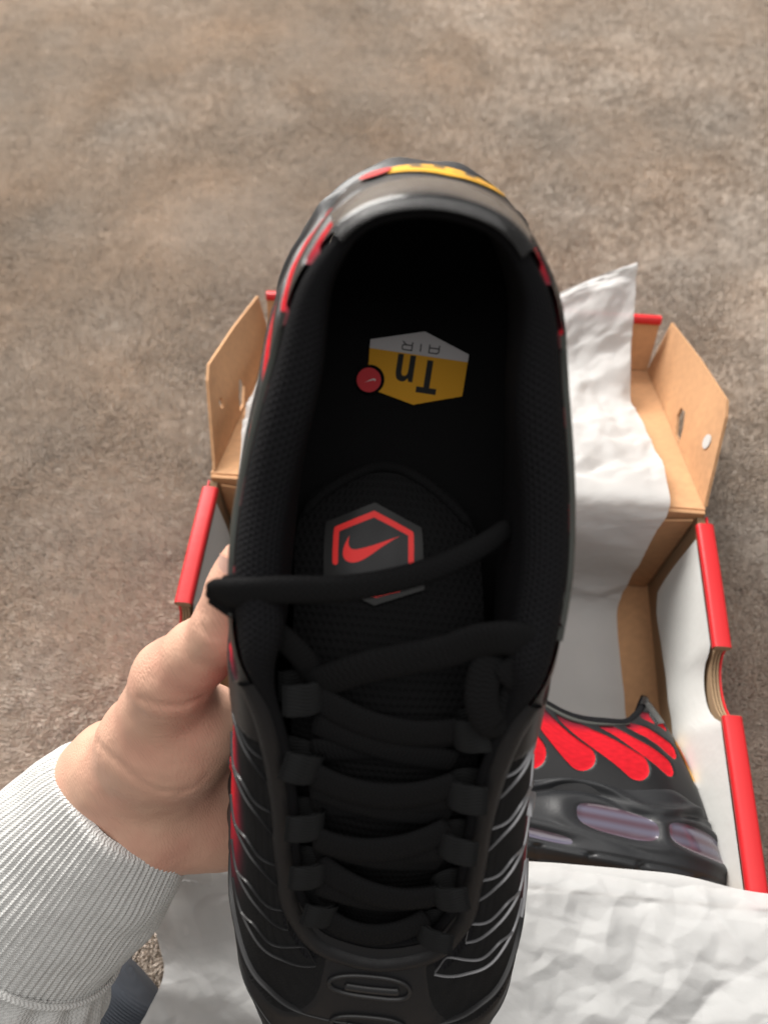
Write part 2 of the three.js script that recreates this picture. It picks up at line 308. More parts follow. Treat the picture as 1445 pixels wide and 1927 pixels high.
function lining3(s, w) {
  const t = Math.abs(s), T = rim3(s), inn = planOut(rim3, s).negate(), r = roll(t);
  if (w < 0.35) { const a = Math.PI * (1 - w / 0.35); return T.addScaledVector(inn, r + Math.cos(a) * r).add(V3(0, Math.sin(a) * r * 1.1, 0)); }
  const k = (w - 0.35) / 0.65, A = T.addScaledVector(inn, 2 * r), B = base3(s).addScaledVector(planOut(base3, s), -0.0055); B.y += 0.001;
  const e = bend(t), a = (1 - k) * Math.PI / 2, h = lerp(1 - k, 1 - Math.cos(a), e), y = lerp(1 - k, Math.sin(a), e);
  return V3(lerp(B.x, A.x, h), lerp(B.y, A.y - 0.0, y), lerp(B.z, A.z, h)).addScaledVector(inn, 0.003 * (1 - sst(0.5, 0.6, t)) * Math.sin(Math.PI * k));
}
const groundY = (z) => 0.012 * sst(0.245, 0.33, z);
const WINDOWS = [[0.275, 0.0275, 0.029, 0.0082], [0.115, 0.026, 0.022, 0.0076], [0.43, 0.013, 0.024, 0.0026]];
function soleField(s, y) { let f = -1; for (const [t, yy, a, b] of WINDOWS) { const x = (Math.abs(s) - t) * 0.36; f = Math.max(f, (1 - Math.pow(Math.pow(Math.abs(x / a), 3) + Math.pow(Math.abs((y - yy - x * 0.06) / b), 3), 1 / 3)) * b); } return f; }
const SOLEP = curve([[0, -0.004], [0.06, 0.0015], [0.2, 0.0035], [0.45, 0.0085], [0.7, 0.0095], [0.86, 0.0088], [0.93, 0.0075], [1, 0.004]]);
function sole3(s, w) {
  const t = Math.abs(s), B = base3(s), o = planOut(base3, s), gy = groundY(B.z), top = B.y + 0.0105 * (1 - sst(0.6, 0.9, t)) * sst(0.05, 0.16, t) + 0.004 + 0.0025 * Math.sin(t * 17) * sst(0.08, 0.24, t), y = lerp(top, gy, Math.pow(w, 0.95));
  const fore = sst(0.5, 0.65, t), k = lerp(1, 0.55, fore) * lerp(0.95, 1, sst(0.02, 0.24, t));
  let off = SOLEP(w)[0] * k;
  const f = soleField(s, y);
  off += 0.0016 * Math.exp(-Math.pow((f + 0.003) / 0.0022, 2)) - 0.0016 * sst(-0.001, 0.0012, f);
  const rib = (yy, c, a) => a * Math.exp(-Math.pow((y - yy - c) / 0.0022, 2));
  off += (1 - fore) * rib(0.0445, 0.005 * Math.sin(t * 22 + 0.4), 0.0024) * sst(0.02, 0.12, t) - (1 - fore) * rib(0.039, 0.005 * Math.sin(t * 22 + 0.2), 0.0018);
  off += fore * 0.0006 * Math.sin(t * 190) * sst(0.2, 0.5, w) - 0.0011 * Math.exp(-Math.pow((y - gy - 0.0075) / 0.0009, 2));
  if (y - gy < 0.007) off -= 0.0022 * Math.pow(Math.max(0, Math.sin(t * 62)), 8);
  return V3(B.x, y, B.z).addScaledVector(o, off);
}
const TONG = catmull([V3(0, 0.060, 0.246), V3(0, 0.067, 0.224), V3(0, 0.0745, 0.200), V3(0, 0.081, 0.172), V3(0, 0.083, 0.15), V3(-0.001, 0.077, 0.126), V3(-0.003, 0.068, 0.105), V3(-0.005, 0.056, 0.082)]);
function tongue3(x, l, lift = 0) { // x -1..1 across, l 0..1 toe to tip
  const p = TONG.getPoint(l), T = TONG.getTangent(l), N = V3(1, 0, 0).cross(T).negate(); if (N.y < 0) N.negate();
  const half = lerp(0.023, 0.0285, sst(0, 0.55, l)) * Math.sqrt(Math.max(0.02, 1 - Math.pow(clamp((l - 0.8) / 0.2), 3.4) * 0.98));
  return V3(p.x + x * half + toeIn(p.z) * 0.8, p.y, p.z).addScaledVector(N, lift - 0.006 * x * x + 0.0006 * noise(x * 3, l * 14));
}
function ribbon(pts, width, height, { n = 60, closed = false, lift = 0.0009 } = {}) { // pts: [s, v]
  const c = catmull(pts.map(([s, v]) => V3(s * 5, v, 0)), closed), P = [], N = [];
  for (let i = 0; i <= n; i++) { const q = c.getPoint(i / n), s = clamp(q.x / 5, -1, 1), v = clamp(q.y, 0.002, 0.998); P.push(upper3(s, v)); N.push(upperN(s, v)); }
  const w = (i) => (typeof width === 'function' ? width(i / n) : width);
  return grid(n, 6, (u, v) => {
    const i = Math.round(u * n), a = P[Math.max(0, i - 1)], b = P[Math.min(n, i + 1)], T = (closed && (i === 0 || i === n)) ? P[1].clone().sub(P[n - 1]) : b.clone().sub(a), S = T.normalize().cross(N[i]), k = Math.PI * v;
    return P[i].clone().addScaledVector(S, -Math.cos(k) * w(i) / 2).addScaledVector(N[i], lift - 0.0012 + (0.0012 + height) * Math.sin(k));
  });
}
function flipX(g, sg) { if (sg < 0) { g.scale(-1, 1, 1); const ix = g.index; for (let i = 0; i < ix.count; i += 3) { const a = ix.getX(i); ix.setX(i, ix.getX(i + 1)); ix.setX(i + 1, a); } } return g; }
function buildShoe(root, mirror) {
  const M = new THREE.Group();
  const add = (name, geo, m, parent = root, keep) => {
    if (mirror && !keep) {
      geo = geo.clone().scale(-1, 1, 1); geo.computeBoundingSphere();
      const ix = geo.index; if (ix) for (let i = 0; i < ix.count; i += 3) { const a = ix.getX(i); ix.setX(i, ix.getX(i + 1)); ix.setX(i + 1, a); }
      else for (const k of Object.keys(geo.attributes)) { const A = geo.attributes[k], n = A.itemSize, r = A.array; for (let i = 0; i < A.count; i += 3) for (let q = 0; q < n; q++) { const x = r[i * n + q]; r[i * n + q] = r[(i + 1) * n + q]; r[(i + 1) * n + q] = x; } }
    }
    return part(name, geo, m, parent);
  };
  // upper: one surface cut into overlay, heel patent and knit
  const NU = 520, NV = 64, S = (u) => u * 2 - 1, f = [], hp = [];
  const ug = grid(NU, NV, (u, v) => { const F = cageField(S(u), v); f.push(F); return upper3(S(u), v, 0.0013 * sst(-0.0006, 0.0006, F)); }, { loop: true, flip: true, uv: (u, v) => [S(u) * 0.36, v * 0.07], color: (u, v) => dye(S(u), v) });
  const [cage, knit] = split(ug, f);
  for (const g of islands(knit)) add('knit_panel', g, SHOE.fabric);
  const up = add('overlay', cage, SHOE.cage);
  // sole
  const sf = [], sg = grid(420, 60, (u, v) => { const p = sole3(S(u), v); sf.push(soleField(S(u), p.y)); return p; }, { loop: true, uv: (u, v) => [S(u) * 0.36, v * 0.05], color: (u, v, p) => { const k = 0.5 + 0.5 * Math.sin(p.y * 900 + S(u) * 6); return [0.75 + 0.25 * k, 0.8 + 0.9 * k, 0.9 + 1.1 * k]; } });
  const [air, rubber] = split(sg, sf);
  const midsole = add('midsole', rubber, SHOE.sole); for (const g of islands(air)) add('air_window', g, SHOE.air, root);
  add('outsole', grid(200, 8, (u, r) => { const e = sole3(S(u), 1), z = clamp(e.z, 0.04, 0.27); return V3(lerp(e.x, toeIn(z), r), e.y - 0.0004 + 0.0015 * Math.sin(e.z * 300) * Math.sin(r * 9) * (r > 0.05 ? 1 : 0), lerp(e.z, z, r)); }, {}), SHOE.outsole);
  // inside
  add('lining', grid(260, 46, (u, w) => lining3(S(u), w), { loop: true, flip: true, uv: (u, w) => [S(u) * 0.36, w * 0.1] }), SHOE.lining);
  add('insole', grid(160, 20, (u, r) => { const b = lining3(S(u), 1), z = clamp(b.z, 0.045, 0.27), k = 1 - r; return V3(lerp(toeIn(z), b.x, k), lerp(0.043, 0.034, sst(0.06, 0.22, lerp(z, b.z, k))) - 0.003 + 0.004 * k * k * k, lerp(z, b.z, k)); }, { flip: true, uv: (u, r) => [u, r * 0.04] }), SHOE.insole);
  // tongue
  const tg = add('tongue', mergeGeometries([grid(36, 60, (u, v) => tongue3(u * 2 - 1, v), { flip: false, uv: (u, v) => [u * 0.06, v * 0.16] }), grid(36, 60, (u, v) => tongue3(u * 2 - 1, v, -0.006 * (1 - Math.pow(u * 2 - 1, 4)) * Math.sqrt(1 - v * v * 0.98)), { flip: true, uv: (u, v) => [u * 0.06, v * 0.16] })]), SHOE.tongue);
    const edgeRing = []; for (let i = 0; i <= 30; i++) { const x = lerp(-0.97, 0.97, i / 30); edgeRing.push(tongue3(x * (1 - 0.0 * i), 0.992 - 0.10 * Math.pow(Math.abs(x), 4), 0.0005)); }
  add('binding', sweep(edgeRing, 0.0017, 0.0017, V3(0, 1, 0.3), 60, 8), SHOE.lace, tg);
  // logo patch on the tongue: a six-sided patch
  const lf = [], LG = grid(40, 40, (u, v) => { const x = u * 2 - 1, y = v * 2 - 1; lf.push(Math.min(0.93 - Math.abs(x), 1.0 - Math.abs(y) - 0.42 * Math.abs(x))); return tongue3(x * 0.56 - 0.16, 0.835 + y * 0.092, 0.0011); }, { uv: (u, v) => [u, v] });
  add('logo_patch', split(LG, lf)[0], mat({ map: tongueTexture, roughness: 0.6, name: 'tongue logo' }), tg, true);
  // insole badge
  const U = 0.0318 / 185, bz = 0.0525, by = 0.0412;
  const hex = new THREE.Shape(BADGE_HEX.map(([x, y]) => new THREE.Vector2(x, y)));
  const flat = (sh, depth, box) => { const g = new THREE.ExtrudeGeometry(sh, { depth, bevelEnabled: false, curveSegments: 40 }), p = g.attributes.position, uv = g.attributes.uv; for (let i = 0; i < p.count; i++) uv.setXY(i, (p.getX(i) - box[0]) / box[2] + 0.5, (p.getY(i) - box[1]) / box[2] + 0.5); return g; };
  const bd = add('insole_badge', flat(hex, 2, [0, 0, 768 / 3.6]).scale(U, U, U * 0.8).rotateX(-Math.PI / 2).rotateY(0.0).translate(0.0022, by, bz), mat({ map: badgeTexture, roughness: 0.7, bumpMap: scale(grainBump, 2), bumpScale: 0.0001, name: 'insole badge' }), root, true);
  const ring = new THREE.Shape().absarc(-87, -28, 27, 0, Math.PI * 2), dot = new THREE.Shape().absarc(-89, -29, 22.5, 0, Math.PI * 2);
  add('badge_ring', flat(ring, 4, [0, 0, 100]).scale(U, U, U * 0.8).rotateX(-Math.PI / 2).translate(0.0022, by, bz), SHOE.insole, bd, true);
  add('badge_dot', flat(dot, 5.5, [-89, -29, 45]).scale(U, U, U * 0.8).rotateX(-Math.PI / 2).translate(0.0022, by, bz), mat({ map: dotTexture, roughness: 0.6, name: 'red dot' }), bd, true);
  // heel: patent wrap and its badge
  add('heel_wrap', grid(80, 24, (u, v) => { const s = lerp(-0.105, 0.105, u), k = Math.min(1, Math.min(u, 1 - u) / 0.02); return v < 0.62 ? upper3(s, lerp(0.72 + 0.06 * Math.pow(Math.abs(s) / 0.105, 2), 1, v / 0.62), 0.0016 * k) : lining3(s, (v - 0.62) / 0.38 * 0.2).add(V3(0, 0.0015, 0)).addScaledVector(planOut(rim3, s), 0.0018 * (1 - (v - 0.62) / 0.38)); }, { flip: true, uv: (u, v) => [u * 0.08, v * 0.06] }), SHOE.patent);
  const hf = [], HB = grid(44, 30, (u, v) => { const x = u * 2 - 1, y = v * 2 - 1; hf.push(Math.min(0.95 - Math.abs(x), 0.98 - Math.abs(y) - 0.4 * Math.abs(x))); return upper3(0.014 + x * 0.058, 0.40 + y * 0.26, 0.0018); }, { flip: true, uv: (u, v) => [1 - u, v] });
  const heelTex = canvasTexture(256, 256, (c) => { c.fillStyle = '#f0b010'; c.fillRect(0, 0, 256, 256); c.fillStyle = '#c9c5c6'; c.fillRect(0, 196, 256, 60); c.fillStyle = '#0d0d0f'; c.textAlign = 'center'; c.font = 'bold 150px sans-serif'; c.fillText('Tn', 128, 170); });
  add('heel_badge', split(HB, hf)[0], mat({ map: heelTex, roughness: 0.35, name: 'heel badge' }), root, true);
  const df = [], HD = grid(20, 20, (u, v) => { const x = u * 2 - 1, y = v * 2 - 1; df.push(0.95 - Math.hypot(x, y)); return upper3(-0.052 + x * 0.016, 0.46 + y * 0.12, 0.0022); }, { flip: true });
  add('heel_badge_dot', split(HD, df)[0], mat({ color: lin(0.6, 0.02, 0.03), roughness: 0.35 }), root);
  // piping along the lacing: five slit outlines on each side, inner ones toned bright for their highlights
  const SL = [[0.675, 0.155], [0.745, 0.165], [0.815, 0.17], [0.88, 0.19], [0.935, 0.205]];
  for (const sg of [1, -1]) for (const [t0, dt] of SL) {
    const q = (k, v) => [sg * (t0 - dt * k), v];
    const loopPts = [q(0.0, 0.9), q(0.13, 0.8), q(0.33, 0.66), q(0.52, 0.5), q(0.42, 0.64), q(0.2, 0.84), q(0.0, 0.93)];
    const low = [[sg * (t0 + 0.017), 0.89], [sg * (t0 - dt * 0.16), 0.77], [sg * (t0 - dt * 0.4), 0.62], [sg * (t0 - dt * 0.6), 0.47], [sg * (t0 - dt * 0.74), 0.4]];
    const top = [[sg * (t0 + 0.016), 0.895], [sg * (t0 + 0.001), 0.915], [sg * (t0 - 0.007), 0.905], [sg * (t0 - dt * 0.25), 0.77], [sg * (t0 - dt * 0.46), 0.64], [sg * (t0 - dt * 0.56), 0.5]];
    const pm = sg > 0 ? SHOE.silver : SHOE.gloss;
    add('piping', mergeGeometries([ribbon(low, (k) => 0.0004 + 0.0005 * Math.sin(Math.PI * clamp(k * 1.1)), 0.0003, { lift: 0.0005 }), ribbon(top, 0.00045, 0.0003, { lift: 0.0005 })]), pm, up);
  }
  // toe cap: flowing seams and two raised emblems
  for (const sg of [1, -1]) {
    const a = [[sg * 0.775, 0.03], [sg * 0.8, 0.16], [sg * 0.835, 0.36], [sg * 0.89, 0.56], [sg * 0.945, 0.7], [sg * 0.985, 0.76]];
    const b = [[sg * 0.855, 0.1], [sg * 0.875, 0.25], [sg * 0.91, 0.42], [sg * 0.95, 0.54], [sg * 0.985, 0.58]];
    add('seam', mergeGeometries([ribbon(a, (k) => 0.0009 + 0.0016 * Math.max(0, 1 - k * 5) * (sg > 0 ? 1 : 0.3), 0.0008), ribbon(b, 0.0009, 0.0008)]), sg > 0 ? SHOE.gloss : SHOE.gloss, up);
    if (sg > 0) add('glint_strip', ribbon([[0.752, 0.2], [0.775, 0.27], [0.805, 0.36]], (k) => 0.0014 * (1 - k) + 0.0003, 0.0005, { lift: 0.0008 }), SHOE.silver, up);  // bright strip painted in for a white glint on the edge
    if (sg > 0) add('glint_strip', ribbon([[sg * 0.662, 0.4], [sg * 0.672, 0.46], [sg * 0.685, 0.52]], (k) => 0.0004 + (sg > 0 ? 0.0016 : 0.0007) * Math.sin(Math.PI * k), 0.0006, { lift: 0.0014 }), SHOE.silver, up);
  }
  const onToe = (x, z) => { // the point of the toe surface above (x, z)
    let s0 = 0.93, v0 = 0.6, w = 0.07, hh = 0.4, best = null; const sg = x < toeIn(z) ? -1 : 1;
    for (let pass = 0; pass < 4; pass++) { let bd2 = 1, bs = s0, bv = v0; for (let i = -6; i <= 6; i++) for (let j = -6; j <= 6; j++) { const t = clamp(s0 + i / 6 * w, 0.7, 1), v = clamp(v0 + j / 6 * hh), p = upper3(sg * t, v), d = Math.hypot(p.x - x, p.z - z); if (d < bd2) { bd2 = d; bs = t; bv = v; best = p; } } s0 = bs; v0 = bv; w *= 0.3; hh *= 0.3; }
    return best;
  };
  const toePatch = (zc, w, h) => { // raised outline and bar on the crown of the toe
    const out = [], N = 36, c = toeIn(zc) - 0.003, put = (x, z) => { const p = onToe(c + x, zc + z); return V3(c + x, p.y + 0.0017, zc + z); };
    for (let i = 0; i < N; i++) { const a = i / N * Math.PI * 2, ca = Math.cos(a), sa = Math.sin(a), x = Math.sign(ca) * Math.pow(Math.abs(ca), 0.7) * w; out.push(put(x, Math.sign(sa) * Math.pow(Math.abs(sa), 0.85) * h * (1 + 0.12 * ca) + 0.06 * x)); }
    const bar = []; for (let i = 0; i <= 10; i++) { const x = lerp(-w * 0.62, w * 0.75, i / 10); bar.push(put(x, h * 0.3 * (1 - Math.pow(x / w, 2)) + 0.06 * x)); }
    add('toe_emblem', mergeGeometries([sweep(out, 0.0007, 0.0007, V3(0, 1, 0), 90, 8, { closed: true, caps: false }), sweep(bar, 0.0014, 0.0007, V3(0, 1, 0), 40, 8)]), SHOE.gloss, up);
  };
  toePatch(0.2555, 0.0135, 0.0042); toePatch(0.2725, 0.0125, 0.0042);
  // padded edge of the lacing gap
  for (const sg of [1, -1]) { const e = []; for (let i = 0; i <= 14; i++) e.push([sg * lerp(0.57, 1, i / 14), 0.955]); add('eyestay', ribbon(e, 0.0062, 0.0017, { n: 110 }), SHOE.cage, up); }
  // tape along the collar
  for (const sg of [1, -1]) add('tape', ribbon([[sg * 0.2, 0.985], [sg * 0.28, 0.985], [sg * 0.36, 0.985], [sg * 0.44, 0.98], [sg * 0.5, 0.97]], (k) => 0.003 * Math.sin(Math.PI * clamp(k, 0.08, 0.92)), 0.0003, { lift: 0.0016 }), SHOE.stripe, up);
  // lace loops and laces
  const loopAt = (l) => { const p = TONG.getPoint(l); return p; };
  const rows = [0.148, 0.169, 0.189, 0.208, 0.2265], yOf = (z) => { let best = 0, d = 1; for (let i = 0; i <= 100; i++) { const p = TONG.getPoint(i / 100); if (p.z > 0.12 && Math.abs(p.z - z) < d) { d = Math.abs(p.z - z); best = p.y; } } return best; };
  const halfAt = (z) => { let best = 0.02, d = 1; for (let i = 50; i <= 100; i++) { const [x, , zz] = CT(i / 100); if (Math.abs(zz - z) < d) { d = Math.abs(zz - z); best = x; } } return best; };
  rows.forEach((z, k) => {
    const y = yOf(z) + 0.0045, hw = Math.min(halfAt(z), 0.029), cx = toeIn(z) * 0.8;
    for (const sg of [-1, 1]) {
      const prof = []; for (let i = 0; i <= 14; i++) { const a = lerp(-0.15, 1.15, i / 14) * Math.PI; prof.push([-Math.sin(a) * 0.0075, Math.cos(a) * 0.0052]); }
      prof.unshift([0.004, 0.0048]); prof.push([0.004, -0.0052]);
      const zo = sg * 0.0025 + 0.001 * Math.sin(k * 5 + sg), yaw = sg * (0.1 + 0.18 * Math.sin(k * 2.3 + sg)), wd = 0.0092 - 0.0005 * k;
      const g = grid(16, 10, (u, v) => { const i = Math.round(u * 16), [px, py] = prof[i], e = Math.abs(v - 0.5) * 2; return V3(px, py - 0.0003 * Math.pow(e, 6), (v - 0.5) * wd * (1 - 0.12 * sst(4, 9, Math.min(i, 16 - i)))); }, { uv: (u, v) => [v * 0.012, u * 0.02] });
      const inner = g.clone().translate(0.0009, -0.0007, 0);
      const L = flipX(mergeGeometries([g, inner]), sg).rotateY(yaw).rotateZ(sg * 0.25).translate(cx + sg * (hw - 0.0035), y + 0.0015, z + zo);
      add('lace_loop', L, SHOE.webbing);
    }
    const up2 = V3(0, 0.95, 0.3).normalize(), R = hw - 0.0075, dz = 0.0042 * Math.sin(k * 2.2 + 1);
    const bar = []; for (let i = 0; i <= 8; i++) { const x = lerp(-R, R, i / 8), c = 1 - Math.pow(x / R, 2); bar.push(V3(cx + x, y + 0.0008 + 0.0026 * c, z + 0.0042 * c + dz * x / R)); }
    const lc = add('lace', sweep(bar, (u) => 0.0047 - 0.0006 * Math.abs(u - 0.5), 0.0015, up2, 36, 14, { power: 0.8 }), SHOE.lace, root);
    if (k < rows.length - 1) {
      const z2 = rows[k + 1], y2 = yOf(z2) + 0.003;
      for (const sg of [-1, 1]) {
        const d = []; for (let i = 0; i <= 8; i++) { const t = i / 8, x = lerp(-R, R, t) * sg; d.push(V3(cx + x, lerp(y, y2, t) + 0.0002 + (sg > 0 ? 0.0020 : 0.0006) * Math.sin(Math.PI * t) - 0.002 * (1 - Math.sin(Math.PI * t)), lerp(z + 0.006, z2 - 0.0045, t))); }
        add('lace', sweep(d, 0.0043, 0.0013, up2, 36, 12, { power: 0.8 }), SHOE.lace, root);
      }
    }
  });
  // loose bow: its two loops and an end
  const bow = [
    [[V3(-0.040, 0.097, 0.1125), V3(-0.0455, 0.100, 0.1135), V3(-0.042, 0.103, 0.1125), V3(-0.03, 0.104, 0.1105), V3(-0.012, 0.102, 0.109), V3(0.006, 0.098, 0.1045), V3(0.02, 0.093, 0.098), V3(0.029, 0.086, 0.093)], (u) => 0.0046 - 0.0016 * u, 0.003],
    [[V3(-0.022, 0.086, 0.142), V3(-0.017, 0.0905, 0.139), V3(-0.008, 0.0955, 0.133), V3(0.003, 0.098, 0.1285), V3(0.014, 0.1, 0.1245), V3(0.021, 0.102, 0.1205), V3(0.029, 0.104, 0.1185), V3(0.035, 0.103, 0.1205), V3(0.034, 0.1015, 0.126), V3(0.028, 0.1, 0.132)], 0.0055, 0.003],
    [[V3(0.026, 0.1, 0.124), V3(0.024, 0.1, 0.131), V3(0.0245, 0.099, 0.139), V3(0.028, 0.097, 0.1455), V3(0.031, 0.096, 0.142), V3(0.034, 0.098, 0.134), V3(0.0355, 0.1, 0.126)], 0.005, 0.003],
    [[V3(-0.048, 0.0985, 0.114), V3(-0.041, 0.098, 0.1185), V3(-0.031, 0.096, 0.125), V3(-0.024, 0.092, 0.133), V3(-0.021, 0.086, 0.141)], 0.004, 0.0022],
  ];
  for (const [pts, a, b] of bow) add('lace_bow', sweep(pts, a.call ? a : a * 0.92, b * 0.66, V3(0, 0.96, 0.28), 70, 16, { power: 0.85 }), SHOE.lace, root);
  return root;
}
// held shoe: heel rim and toe line taken from the photograph
{
  const root = thing('running_shoe', 'black and red running shoe held up in the hand, heel away, laces loose', 'shoe');
  buildShoe(root, false);
  const heel = at(804, 338, 0.230), toe = at(650, 2120, 0.292);
  const z = toe.clone().sub(heel).normalize(), x = RGT.clone().addScaledVector(FWD, 0.0); x.addScaledVector(z, -x.dot(z)).normalize();
  const y = z.clone().cross(x).normalize();
  root.matrixAutoUpdate = true;
  const m = new THREE.Matrix4().makeBasis(x, y, z); root.quaternion.setFromRotationMatrix(m);
  root.position.copy(heel).addScaledVector(y, -0.042).addScaledVector(z, 0.004);
}

// ------------------------------------------------------------------ shoe box: local frame, hinge edge at z = 0, near side +z, x across
const cardTex = dataTexture(256, (u, v) => { const n = tileNoise(u, v, 40, 3), m = tileNoise(u, v, 5, 3), k = 1 + 0.12 * n + 0.14 * m; return [0.74 * k, 0.565 * k, 0.41 * k]; }, true);
const CARD = mat({ map: scale(cardTex, 5), roughness: 0.85, name: 'tan cardboard' });
const CARDLAYER = mat({ color: lin(0.3, 0.2, 0.115), roughness: 0.9, name: 'cut cardboard' });
const WHITE = mat({ color: lin(0.56, 0.56, 0.54), roughness: 0.6, bumpMap: scale(grainBump, 6), bumpScale: 0.0002, name: 'white lined board' });
const RED = mat({ color: lin(0.58, 0.016, 0.02), roughness: 0.45, bumpMap: scale(grainBump, 8), bumpScale: 0.0001, name: 'red printed board' });
const BOXYAW = -5 * Math.PI / 180, BW = 0.342, BD = 0.242, BH = 0.119;
const box = thing('shoe_box', 'open red and tan cardboard shoe box with its lid folded back on the carpet', 'box');
box.position.set(0.0485, 0.001, -0.2705); box.rotation.y = BOXYAW;
{
  const slab = (pts, th) => new THREE.ExtrudeGeometry(new THREE.Shape(pts.map(([x, y]) => new THREE.Vector2(x, y))), { depth: th, bevelEnabled: false, curveSegments: 20 });
  const uvm = (g) => { const p = g.attributes.position, t = g.attributes.uv; for (let i = 0; i < p.count; i++) t.setXY(i, p.getX(i) + p.getZ(i) * 0.3, p.getY(i) + p.getZ(i)); return g; };
  const bxg = (w, h, d, x, y, z) => uvm(new RoundedBoxGeometry(w, h, d, 1, 0.0006).translate(x, y, z));
  part('bottom', bxg(BW - 0.004, 0.003, BD - 0.004, 0, 0.0015, BD / 2), CARD, box);
  part('back_wall', bxg(BW - 0.004, BH - 0.004, 0.003, 0, 0.0035 + (BH - 0.004) / 2, 0.0018), CARD, box);
  part('front_wall', bxg(BW - 0.004, BH - 0.004, 0.003, 0, 0.0035 + (BH - 0.004) / 2, BD - 0.0018), CARD, box);
  for (const sg of [-1, 1]) {
    // side wall: layers of board with a thumb notch, the top folded over in red
    const X = sg * (BW / 2), n0 = 0.098, n1 = 0.140, zEnd = BD - 0.001;
    const notch = (h, drop) => { const pts = [[0.004, 0.0035], [zEnd, 0.0035], [zEnd, h], [n1, h]]; for (let i = 0; i <= 16; i++) { const a = i / 16 * Math.PI; pts.push([(n0 + n1) / 2 + Math.cos(a) * (n1 - n0) / 2, h - Math.sin(a) * drop]); } pts.push([n0, h], [0.004, h]); return pts; };
    const wall = (h, drop, x, th) => uvm(slab(notch(h, drop), th).rotateY(-Math.PI / 2)).translate(x, 0, 0);
    const sw = part('side_wall', wall(BH - 0.003, 0.0145, X + (sg > 0 ? 0 : 0.0012), 0.0012), RED, box);
    [[0.0016, 0.0012, 0.0135], [0.0034, 0.0012, 0.014], [0.0052, 0.0011, 0.0145]].forEach(([o, th, dr]) => part('board_layer', wall(BH - 0.0042, dr, X - sg * o + (sg > 0 ? 0 : th), th), CARDLAYER, sw));
    const zig = (z) => 0.0022 * Math.sin(z * 38 + sg) + 0.0016 * noise(z * 40, sg);
    // white lining leaf folded over the top and hanging inside, bowed
    part('lining_leaf', grid(50, 18, (u, v) => { const z = lerp(0.02 + 0.012 * v, BD - 0.004, u), y = BH - 0.006 - v * (0.062 + 0.006 * Math.sin(u * 9)), cut = Math.abs(z - (n0 + n1) / 2) < (n1 - n0) / 2 ? Math.sqrt(1 - Math.pow((z - (n0 + n1) / 2) / ((n1 - n0) / 2), 2)) * 0.018 : 0; return V3(X - sg * (0.0085 + 0.010 * Math.sin(v * 1.7) * (0.6 + 0.4 * Math.sin(u * 3)) + zig(z) * v), y - cut * (1 - v), z); }, { flip: sg < 0, uv: (u, v) => [u * 0.24, v * 0.07] }), WHITE, sw);
    for (const [a, b] of [[0.012, n0], [n1, zEnd]]) {
      const rl = sweep(catmull([V3(X - sg * 0.0038, BH - 0.0012, a), V3(X - sg * 0.0038, BH - 0.0006, (a + b) / 2), V3(X - sg * 0.0038, BH - 0.0012, b)]), 0.0056, 0.0034, V3(0, 1, 0), 20, 16, { power: 0.6, caps: false });
      part('red_rim', rl, RED, sw);
      for (const z of [a, b]) part('rim_end', uvm(new RoundedBoxGeometry(0.0096, 0.0052, 0.0008, 1, 0.0003).translate(X - sg * 0.0038, BH - 0.0012, z)), CARDLAYER, sw);
    }
    // corner flap folded along the back wall
    { const q = [[0, 0.006], [-sg * 0.062, 0.01], [-sg * 0.052, BH - 0.014], [0, BH - 0.006]]; if (sg > 0) q.reverse(); part('corner_flap', uvm(slab(q, 0.0016).translate(X - sg * 0.009, 0, 0.0045)), CARD, box); }
  }
  // lid: hinged at z = 0, folded right back until its far end lies low on the carpet
  const LID = new THREE.Group(); LID.name = 'lid'; box.add(LID); LID.position.set(0, BH - 0.001, -0.001); LID.rotation.x = -0.385;
  // in the lid frame the panel lies in y = 0 and runs to z = -LL
  const LL = 0.204, LW = BW - 0.002, FH = 0.046;
  part('lid_panel', bxg(LW, 0.003, LL, 0, -0.0015, -LL / 2), CARD, LID);
  part('lid_front', mergeGeometries([bxg(LW - 0.002, FH, 0.0028, 0, FH / 2 + 0.0005, -LL + 0.0015)]), CARD, LID);
  part('lid_front_edge', sweep([V3(-LW / 2 + 0.001, FH + 0.001, -LL + 0.001), V3(0, FH + 0.0015, -LL + 0.001), V3(LW / 2 - 0.001, FH + 0.001, -LL + 0.001)], 0.0042, 0.0035, V3(0, 1, 0), 20, 12, { power: 0.6, caps: false }), RED, LID);
  part('lid_front_skin', bxg(LW - 0.001, FH, 0.001, 0, FH / 2 + 0.0005, -LL - 0.0008), RED, LID);
  for (const sg of [-1, 1]) {
    const sh = new THREE.Shape([[0.002, 0], [LL - 0.002, 0], [LL - 0.002, FH], [0.12, FH + 0.007], [0.052, FH + 0.010], [0.041, FH + 0.003], [0.006, 0.004]].map(([a, b]) => new THREE.Vector2(a, b)));
    const hole = new THREE.Path(); if (sg > 0) hole.absarc(0.044, 0.026, 0.0044, 0, Math.PI * 2); else hole.absarc(0.05, 0.026, 0.004, 0, Math.PI * 2); sh.holes.push(hole);
    const vent = new THREE.Path([[0.080, 0.001], [0.092, 0.001], [0.106, 0.010], [0.107, 0.017], [0.097, 0.019], [0.086, 0.010]].map(([a, b]) => new THREE.Vector2(a, b))); sh.holes.push(vent);
    const g = new THREE.ExtrudeGeometry(sh, { depth: 0.0022, bevelEnabled: false, curveSegments: 20 });
    uvm(g).rotateY(Math.PI / 2).translate(0, 0.001, 0);
    const f = part('lid_side', g, CARD, LID); f.position.set(sg * (LW / 2 - (sg > 0 ? 0.0012 : 0.0010)), 0, 0); f.rotation.z = -sg * 0.2;
    if (sg > 0) part('hole_disc', new THREE.CylinderGeometry(0.0052, 0.0052, 0.0006, 24).rotateZ(Math.PI / 2).translate(-0.0006, 0.027, -0.044), WHITE, f);  // white disc set over the hole to give its white dot
  }
}

